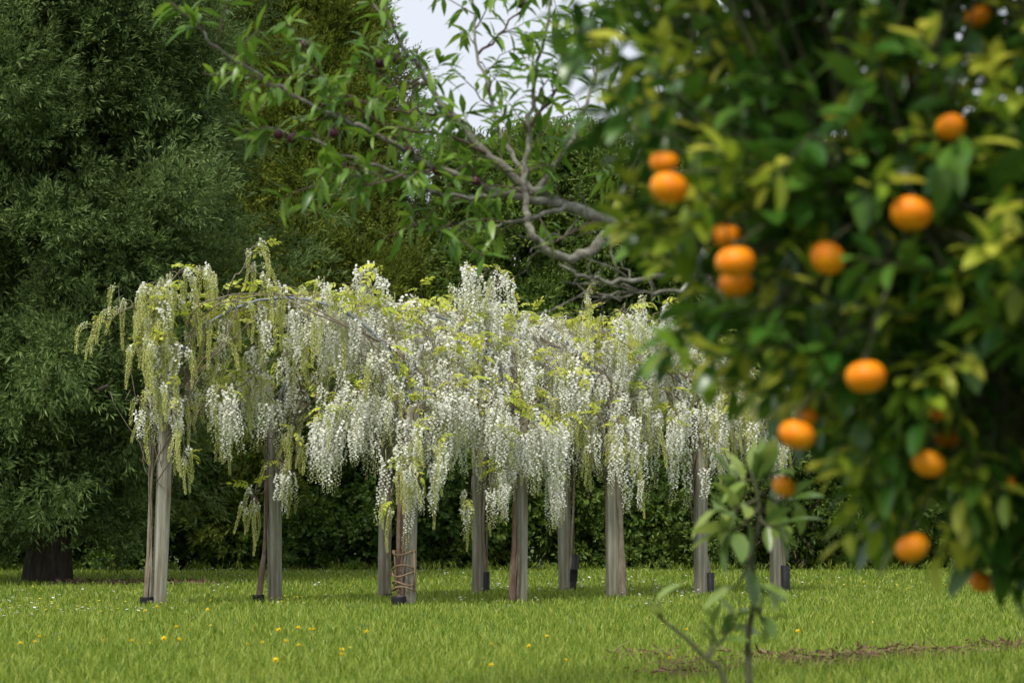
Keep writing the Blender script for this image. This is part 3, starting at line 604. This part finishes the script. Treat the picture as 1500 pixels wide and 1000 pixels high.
for pts, r0, r1, lf in LIMB:
    p = smooth(path(pts), len(pts)*4); n = len(p); w = rng.normal(0, .006, p.shape); w[0] = 0; p = p+w; f = np.linspace(0, 1, n); paths.append(p)
    mb.tube(p, r0+(r1-r0)*f**.7, 8 if r0 > .012 else 5, 0 if r0 > .011 else 1)
    seg = np.concatenate([[0], np.cumsum(np.linalg.norm(np.diff(p, axis=0), axis=1))]); tot = seg[-1]
    if lf > 1:                                                       # bare lichen twigs
        for q in range(int(tot/.06)):
            d = rng.uniform(.1, 1)*tot; a = np.array([np.interp(d, seg, p[:, k]) for k in range(3)]); e = a+np.array([rng.normal(-.08, .12), rng.normal(0, .1), rng.normal(0, .09)]); mb.tube(bez(a, e, .0, 5, .01), [.004, .0035, .003, .002, .0015], 4, 0)
        continue
    for d in np.arange(lf*tot, tot, .085):
        a = np.array([np.interp(d, seg, p[:, k]) for k in range(3)]); a2 = np.array([np.interp(d+.05, seg, p[:, k]) for k in range(3)]) if d+.05 < tot else a+(p[-1]-p[-3])*.3
        tan = norm(a2-a+1e-6); dr = tan*.7+rng.normal(0, .55, 3); dr[2] += .12; dr = norm(dr); ln = rng.uniform(.13, .34)
        e = a+dr*ln-np.array([0, 0, .04]); c = bez(a, e, .03, 6, .006); mb.tube(c, np.linspace(.0035, .0015, 6), 4, 1)
        k = int(ln/.022); t = rng.uniform(.15, 1.0, k); cp = np.stack([np.interp(t, np.linspace(0, 1, 6), c[:, m]) for m in range(3)], 1)
        pr = norm(np.cross(dr, rng.normal(0, 1, (k, 3)))); x = dr*.55+pr*.9; x[:, 2] -= .22; lo.append(cp); ld.append(x)
    tip = p[-1]; k = 9; pr = norm(np.cross(norm(p[-1]-p[-4]), rng.normal(0, 1, (k, 3)))); x = norm(p[-1]-p[-4])*.7+pr*.8; x[:, 2] -= .25; lo.append(np.tile(tip, (k, 1))); ld.append(x)
obj('branches', rel(mb.mesh('branches', [M_plich, M_ptwig]), pb), plum)
lo = np.concatenate(lo); ld = np.concatenate(ld); n = len(lo); print('plum leaves', n)
PT = [curved_leaf(.035, dd, .25, (.7, 1, .62)) for dd in (.22, .4, .6)]
def split_leaves(parent, base, lo, ld, sl, sw, tmpl, mats, kind, roll, nparts, pick, fname='foliage'):
    """pick: order of preference; first nparts as objects sharing meshes, rest one stuff mesh"""
    F = frames(ld, roll); ti = rng.integers(len(tmpl), size=len(lo)); order = np.argsort(pick); sel = order[:nparts]; rest = order[nparts:]
    from mathutils import Matrix
    cache = {}
    for i in sel:
        key = (ti[i], kind[i])
        if key not in cache: cache[key] = mesh_np('leaf', tmpl[ti[i]][0], tmpl[ti[i]][1], [mats[kind[i]]], None, True)
        o = obj('leaf', cache[key], parent); f = F[i]
        M3 = Matrix(((f[0][0]*sl[i], f[1][0]*sw[i], f[2][0]*sl[i]), (f[0][1]*sl[i], f[1][1]*sw[i], f[2][1]*sl[i]), (f[0][2]*sl[i], f[1][2]*sw[i], f[2][2]*sl[i])))
        o.matrix_local = Matrix.Translation(Vector(lo[i]-base)) @ M3.to_4x4()
    if len(rest):
        mb = MB()
        for k in range(len(tmpl)):
            for kd in range(len(mats)):
                q = rest[(ti[rest] == k) & (kind[rest] == kd)]
                if len(q): mb.add(*batch(*tmpl[k], F[q], lo[q]-base, sl[q], sw[q]), kd)
        tag(obj(fname, mb.mesh(fname, mats, True), parent), kind='stuff')
px, py = proj(lo); inf = (px > 250) & (px < 900) & (py > 0) & (py < 420)
sl = rng.uniform(.07, .125, n); split_leaves(plum, pb, lo, ld, sl, sl*rng.uniform(.85, 1.2, n), PT, [M_pleaf], np.zeros(n, int), rng.uniform(-.7, .7, n), 300, lo[:, 1]-4*sl+np.where(inf, 0, 50), 'foliage')
def ball(r, sq=1.0, dim=.0, seg=16, rings=10):
    mb = MB(); v = [[0, 0, r*sq*(1-dim)]]; t = []
    for i in range(1, rings):
        a = math.pi*i/rings
        for j in range(seg): b = 2*math.pi*j/seg; v.append([r*math.sin(a)*math.cos(b), r*math.sin(a)*math.sin(b), r*sq*math.cos(a)*(1-dim*max(0, math.cos(a))**8)])
    v.append([0, 0, -r*sq*(1-.5*dim)])
    for j in range(seg): t.append([0, 1+j, 1+(j+1) % seg])
    for i in range(rings-2):
        for j in range(seg): a = 1+i*seg+j; b = 1+i*seg+(j+1) % seg; t += [[a, a+seg, b+seg], [a, b+seg, b]]
    e = 1+(rings-2)*seg; l = len(v)-1
    for j in range(seg): t.append([e+j, l, e+(j+1) % seg])
    return np.array(v), np.array(t)
mb = MB(); mb.add(*ball(.02, 1.05, .1)); mb.tube([[0, 0, .018], [.001, 0, .035]], .0015, 4, 1); plm = mb.mesh('plum', [M_plum, M_ptwig])
allp = np.concatenate(paths)
for fx, fy in ((408, 197), (428, 203), (489, 195), (697, 265), (556, 93), (582, 88), (445, 66), (762, 6), (770, 58), (600, 222), (640, 250)):
    dd = [(abs(a-fx)+abs(b-fy)) for a, b in zip(*proj(allp))]; Y = allp[int(np.argmin(dd)), 1]-.03; q = P(fx, fy, Y); o = obj('plum', plm, plum, tuple(q-pb))
    a = allp[int(np.argmin(((allp-q)**2).sum(1)))]; m2 = MB(); m2.tube(bez(a, q+[0, 0, .03], .01, 5, 0), .0022, 4); st = obj('fruit_stalk', rel(m2.mesh('fruit_stalk', [M_ptwig]), pb), o); st.matrix_parent_inverse = o.matrix_basis.inverted()

# ---------------------------------------------------------------- mandarin tree (near, right)
MY = 4.25
mbs = np.array([1.17, MY+.12, 0]); mand = thing('mandarin_tree', mbs, 'glossy dark green mandarin tree with yellow-green new shoots and ripe orange fruit', 'tree')
OUT = np.array([(845, -40), (835, 20), (860, 90), (862, 170), (890, 215), (915, 250), (905, 330), (960, 380), (1010, 440), (985, 490), (945, 512), (1000, 545), (1100, 585), (1170, 640), (1165, 690), (1215, 740), (1250, 800), (1300, 800), (1345, 815), (1420, 840), (1470, 880), (1500, 860), (1700, 860), (2500, 700), (2500, -900), (900, -900)])
def inside(px, py):
    r = np.zeros(len(px), bool); j = len(OUT)-1
    for i in range(len(OUT)):
        (xi, yi), (xj, yj) = OUT[i], OUT[j]; c = ((yi > py) != (yj > py)) & (px < (xj-xi)*(py-yi)/(yj-yi+1e-9)+xi); r ^= c; j = i
    return r
cand = np.stack([rng.uniform(-.1, 2.15, 90000), rng.uniform(3.45, 5.3, 90000), rng.uniform(.5, 2.5, 90000)], 1)
e = ((cand[:, 0]-1.02)/1.12)**2+((cand[:, 1]-4.35)/.95)**2+((cand[:, 2]-1.55)/1.0)**2
px, py = proj(cand); cand = cand[(e < 1) & inside(px, py)]; e = ((cand[:, 0]-1.02)/1.12)**2+((cand[:, 1]-4.35)/.95)**2+((cand[:, 2]-1.55)/1.0)**2
cand = cand[rng.random(len(cand)) < .25+.75*e]; cand = cand[rng.permutation(len(cand))][:1500]
# explicit outline shoots (tip pixel, depth)
XS = [(838, 30, 3.9), (850, 70, 4.0), (870, 175, 3.9), (885, 200, 4.0), (905, 250, 4.0), (930, 300, 4.0), (905, 330, 4.0), (940, 345, 4.1), (965, 370, 4.0), (1010, 420, 4.0), (1030, 450, 3.9), (940, 505, 3.8), (965, 520, 3.9), (1010, 545, 3.9), (1040, 560, 3.9), (1110, 580, 4.0), (1150, 540, 3.9), (1190, 470, 3.8), (1230, 500, 3.8), (1280, 640, 3.9), (1250, 690, 3.9), (1310, 700, 3.9), (1240, 790, 4.0), (1290, 800, 4.0), (1330, 780, 4.0), (1400, 690, 3.9), (1430, 830, 4.1), (1470, 850, 4.1), (1460, 480, 3.8), (1440, 450, 3.8), (1260, 70, 3.8), (1300, 90, 3.8), (1380, 330, 3.8), (1130, 250, 3.8), (1110, 310, 3.8), (1170, 340, 3.8), (960, 60, 4.1), (1000, 100, 4.1), (1020, 190, 4.0), (1060, 240, 4.0)]
cand = np.concatenate([[P(*x) for x in XS], cand])
FRUIT = ((973, 238, 44, 3.85), (980, 275, 57, 3.75), (1335, 312, 62, 3.6), (1392, 186, 46, 3.65), (1077, 383, 59, 3.7), (1078, 415, 52, 3.85), (1064, 345, 46, 3.85), (1212, 378, 54, 3.7), (1268, 551, 60, 3.65), (1167, 636, 54, 3.75), (1182, 610, 34, 3.95), (1360, 678, 49, 3.8), (1336, 801, 50, 3.85), (1438, 852, 36, 4.2), (1149, 712, 36, 4.2), (1322, 656, 34, 4.05), (1374, 603, 30, 3.85), (1388, 640, 40, 4.1), (1473, 709, 30, 3.9), (1340, 25, 40, 4.1), (1432, 25, 40, 3.9))
ctr = np.array([1.02, 4.35, 1.35]); trunk_top = mbs+np.array([-.03, .02, .6])
mb = MB(); mb.tube([mbs-[0, 0, .1], mbs+[.01, 0, .3], trunk_top], [.05, .04, .036], 9)
nodes = [trunk_top]
for q in range(22):
    a = q*2.4; el = rng.uniform(.15, 1.2); e2 = ctr+np.array([math.cos(a)*.75*math.cos(el*.8), math.sin(a)*.62*math.cos(el*.8), -.35+.95*math.sin(el)*rng.uniform(.5, 1)])
    c = bez(trunk_top, e2, .12, 10, .02); mb.tube(c, np.linspace(.017, .005, 10), 6); nodes += list(c[2:])
nn = np.array(nodes); lo, ld, kd = [], [], []
for i, tip in enumerate(cand):
    a = nn[np.argmin(((nn-tip)**2).sum(1))]; v = tip-a; dist = np.linalg.norm(v)
    dr = norm(norm(tip-ctr)*.8+np.array([0, 0, .25 if tip[2] > 1.0 else -.35])+rng.normal(0, .35, 3)); ln = rng.uniform(.10, .2)
    st = tip-dr*ln; c1 = bez(a, st, .03, 6, .004); mb.tube(np.concatenate([c1, [tip]]), np.linspace(.0045, .0016, 7), 4, cap=False)
    young = rng.random() < (.62 if i >= len(XS) else .65); k = rng.integers(8, 13); t = np.linspace(0, 1, k); phi = np.arange(k)*2.4+rng.uniform(0, 6)
    e1 = norm(np.cross(dr, [.3, .2, .9])); e2 = np.cross(dr, e1); od = e1*np.cos(phi)[:, None]+e2*np.sin(phi)[:, None]
    lo.append(st+dr*(t*ln)[:, None]); x = dr*(.35+.6*t)[:, None]+od*(1-.35*t)[:, None]; x[:, 2] += (.15 if young else -.22); ld.append(x); kd.append(np.where((t > .25) & young, 1, 0))
    if rng.random() < .6:                                            # inner leaves along the twig
        m = 4; f = rng.uniform(.3, 1, m); cp = np.stack([np.interp(f*5, np.arange(6), c1[:, z]) for z in range(3)], 1); x = norm(rng.normal(0, 1, (m, 3)))*.9+norm(v)*.5; x[:, 2] -= .2; lo.append(cp); ld.append(x); kd.append(np.zeros(m, int))
lo = np.concatenate(lo); ld = np.concatenate(ld); kd = np.concatenate(kd); px, py = proj(lo+norm(ld)*.03); keep = np.ones(len(lo), bool)
for i, (fx, fy, dpx, Y) in enumerate(FRUIT):                         # fruit hang in small openings of the foliage
    keep &= ~((np.hypot(px-fx, py-fy) < dpx*.62) & (lo[:, 1] < Y+.05) & (rng.random(len(lo)) < (.9 if dpx > 43 else .7)))
lo, ld, kd = lo[keep], ld[keep], kd[keep]; n = len(lo)
obj('branches', rel(mb.mesh('branches', [M_mtwig]), mbs), mand)
MT = [curved_leaf(.07, .18, .42, (.8, 1, .66)), curved_leaf(.1, .05, .38, (.8, 1, .66)), curved_leaf(.05, .32, .45, (.8, 1, .66))]
sl = np.where(kd == 1, rng.uniform(.042, .078, n), rng.uniform(.055, .095, n)); px, py = proj(lo); inf = (px > 800) & (px < 1490) & (py > 10) & (py < 900)
split_leaves(mand, mbs, lo, ld, sl, sl*rng.uniform(.85, 1.15, n), MT, [M_mleaf, M_myoung], kd, rng.uniform(-.6, .6, n), 300, lo[:, 1]-3*sl+np.where(inf, 0, 50))
mb = MB(); mb.add(*ball(.0355, .8, .12, 24, 16)); a = np.arange(5)*2*math.pi/5
mb.add(np.concatenate([[[0, 0, .0275]], np.stack([.006*np.cos(a), .006*np.sin(a), 0*a+.0262], 1)]), [[0, 1+j, 1+(j+1) % 5] for j in range(5)], 1); mb.tube([[0, 0, .024], [0, .001, .04]], .002, 5, 1); fm = mb.mesh('mandarin_fruit', [M_orange, M_mtwig])
for fx, fy, dpx, Y in FRUIT:
    q = P(fx, fy, Y); o = obj('mandarin_fruit', fm, mand, tuple(q-mbs)); s = dpx/FPX*Y/.071; o.scale = (s, s, s); o.rotation_euler = (rng.normal(0, .3), rng.normal(0, .3), rng.uniform(0, 6))
    tips = cand; a = nn[np.argmin(((nn-q)**2).sum(1))]; m2 = MB(); m2.tube(bez(a, q+[0, 0, .026*s], .06, 8, 0), np.linspace(.004, .002, 8), 4); st = obj('fruit_stalk', rel(m2.mesh('fruit_stalk', [M_mtwig]), mbs), o); st.matrix_parent_inverse = o.matrix_basis.inverted()

# ---------------------------------------------------------------- citrus sapling
SY = 6.2; sb = np.array([P(1095, 1000, SY)[0], SY, 0.]); sap = thing('citrus_sapling', sb, 'thin young citrus sapling with a few pale green leaves', 'sapling')
main = smooth(np.array([sb-[0, 0, .05], P(1097, 1000, SY), P(1096, 930, SY), P(1106, 870, SY), P(1102, 815, SY), P(1112, 760, SY), P(1108, 715, SY), P(1100, 690, SY)]), 26)
mb = MB(); mb.tube(main, np.linspace(.011, .004, 26), 8); lo, ld = [], []
low = smooth(np.array([sb-[.02, 0, .05], P(1062, 1000, SY), P(1035, 965, SY), P(1000, 930, SY), P(968, 905, SY), P(950, 880, SY)]), 16); mb.tube(low, np.linspace(.009, .003, 16), 6)
def sp_shoot(a, pts, k, up=.3):
    k += 2 if k > 5 else 0
    p = smooth(np.array([a]+[P(x, y, SY+dz) for x, y, dz in pts]), 10); mb.tube(p, np.linspace(.005, .002, 10), 5); t = np.linspace(.25, 1, k); dr = norm(p[-1]-p[0])
    cp = np.stack([np.interp(t*9, np.arange(10), p[:, z]) for z in range(3)], 1); phi = np.arange(k)*2.4+rng.uniform(0, 6); e1 = norm(np.cross(dr, [.2, .9, .3])); e2 = np.cross(dr, e1)
    lo.append(cp); x = dr*.6+e1*np.cos(phi)[:, None]+e2*np.sin(phi)[:, None]*.8; x[:, 2] += up-.25; ld.append(x)
sp_shoot(main[20], [(1075, 745, -.05), (1050, 740, -.1)], 7); sp_shoot(main[21], [(1140, 735, .05), (1165, 730, .05)], 7); sp_shoot(main[22], [(1120, 705, 0), (1130, 690, 0)], 7)
sp_shoot(main[19], [(1080, 775, -.1), (1060, 775, -.1)], 6, 0); sp_shoot(main[18], [(1125, 770, -.05), (1150, 768, -.05)], 6, 0); sp_shoot(main[23], [(1085, 705, .05), (1070, 700, .05)], 6)
sp_shoot(main[13], [(1120, 870, 0), (1130, 862, 0)], 4, -.2); sp_shoot(main[10], [(1120, 915, 0), (1130, 905, 0)], 3, 0); sp_shoot(main[15], [(1085, 850, -.05), (1075, 858, -.05)], 2, -.2)
sp_shoot(low[6], [(1055, 940, 0), (1075, 915, 0), (1085, 890, 0)], 7); sp_shoot(low[6], [(1045, 930, .03), (1040, 895, .05)], 6); sp_shoot(low[12], [(968, 895, 0), (962, 880, 0)], 2)
lo.append(main[-4:]); ld.append(rng.normal(0, .5, (4, 3))+[0, 0, .8]); lo = np.concatenate(lo); ld = np.concatenate(ld); n = len(lo)
sl = rng.uniform(.075, .125, n); sl *= np.where(proj(lo)[1] > 860, .75, 1.0)
split_leaves(sap, sb, lo, ld, sl, sl, MT, [M_sleaf], np.zeros(n, int), rng.uniform(-.6, .6, n), 300, lo[:, 1]); obj('stem', rel(mb.mesh('stem', [M_mtwig]), sb), sap)

# ---------------------------------------------------------------- flowers in the lawn
def dandelion_mesh(seed):
    mb = MB(); r = np.random.default_rng(seed); n = 26; a = np.arange(n)*2.4; el = np.linspace(.1, 1.2, n)
    d = np.stack([np.cos(a)*np.cos(el), np.sin(a)*np.cos(el), np.sin(el)], 1); F = frames(d); mb.add(*batch(*RHOMB, F, np.tile([[0, 0, .075]], (n, 1)), r.uniform(.014, .02, n), np.full(n, .007)), 0)
    mb.tube([[0, 0, -.01], [.004, 0, .04], [0, 0, .076]], .002, 5, 1); return mb.mesh('dandelion', [M_yellow, M_rach], False)
DM = [dandelion_mesh(i) for i in range(3)]
for px, py in ((260, 931), (47, 947), (53, 943), (34, 951), (158, 946), (195, 952), (247, 948), (254, 951), (230, 898), (403, 929), (430, 929), (407, 952), (387, 951), (363, 950), (437, 958), (410, 980), (491, 957), (496, 973), (709, 950), (822, 977), (798, 939), (776, 958), (544, 938), (308, 898), (215, 903), (712, 986), (1166, 935), (1008, 930), (985, 975), (462, 933), (456, 929)):
    g = G(px, py+8); o = obj('dandelion', DM[rng.integers(3)], None, tuple(g)); o.rotation_euler = (rng.normal(-.2, .2), rng.normal(0, .25), rng.uniform(0, 6)); s = rng.uniform(.8, 1.25); o.scale = (s, s, s)
    tag(o, 'yellow dandelion flower standing in the lawn', 'flower', 'dandelions in the lawn')
def scatter(spots, sz, z0, z1):
    c = np.concatenate([np.array([G(px+rng.normal(0, sx), max(837, py+rng.normal(0, sy))) for _ in range(k)]) for px, py, sx, sy, k in spots]); n = len(c)
    c[:, 2] = rng.uniform(z0, z1, n); a = np.arange(7)*2*math.pi/7; tv = np.concatenate([[[0, 0, .15]], np.stack([np.cos(a), np.sin(a), 0*a], 1)]); tt = np.array([[0, 1+j, 1+(j+1) % 7] for j in range(7)])
    d = np.stack([rng.normal(0, .3, n)+1, rng.normal(0, .3, n), rng.normal(0, .35, n)], 1); s = rng.uniform(.7, 1.3, n)*sz; return batch(tv, tt, frames(d), c, s)
mb = MB(); mb.add(*scatter([(280, 838, 80, 3, 70), (430, 840, 120, 4, 110), (690, 843, 140, 6, 60), (20, 900, 30, 8, 26), (70, 880, 40, 6, 12), (150, 903, 50, 6, 22), (730, 865, 18, 4, 34), (860, 862, 50, 8, 60), (970, 870, 50, 6, 60), (1010, 850, 80, 6, 30), (355, 858, 6, 2, 8), (465, 863, 6, 2, 9), (318, 867, 8, 3, 7), (950, 893, 20, 5, 12), (1160, 880, 60, 8, 16), (500, 880, 250, 14, 50), (690, 885, 12, 3, 6), (1100, 862, 140, 6, 30)], .0125, .055, .09))
tag(obj('daisies', mb.mesh('daisies', [M_daisy], False)), 'tiny white daisies scattered in patches over the lawn', 'flowers', kind='stuff')
mb = MB(); mb.add(*scatter([(110, 895, 60, 6, 40), (60, 898, 40, 6, 16), (420, 885, 22, 3, 26), (240, 890, 60, 8, 14), (1230, 862, 50, 3, 36), (1380, 862, 40, 3, 30), (880, 862, 50, 6, 20), (160, 870, 60, 5, 12), (640, 870, 200, 12, 22), (1150, 910, 150, 20, 14), (300, 920, 200, 25, 20)], .011, .05, .085))
tag(obj('buttercups', mb.mesh('buttercups', [M_yellow], False)), 'tiny yellow buttercups scattered over the lawn', 'flowers', kind='stuff')
a = G(880, 968); b = a+np.array([.16, -.1, .12]); mb = MB(); mb.tube(bez(a-[0, 0, .01], b, .02, 7, .003), np.linspace(.004, .002, 7), 5)
o = obj('straw_stalk', rel(mb.mesh('straw_stalk', [M_straw]), a), None, tuple(a)); tag(o, 'single pale dry grass stalk leaning in the lawn', 'stalk')
print('tris', sum(len(m.polygons) for m in bpy.data.meshes), 'objects', len(bpy.data.objects))
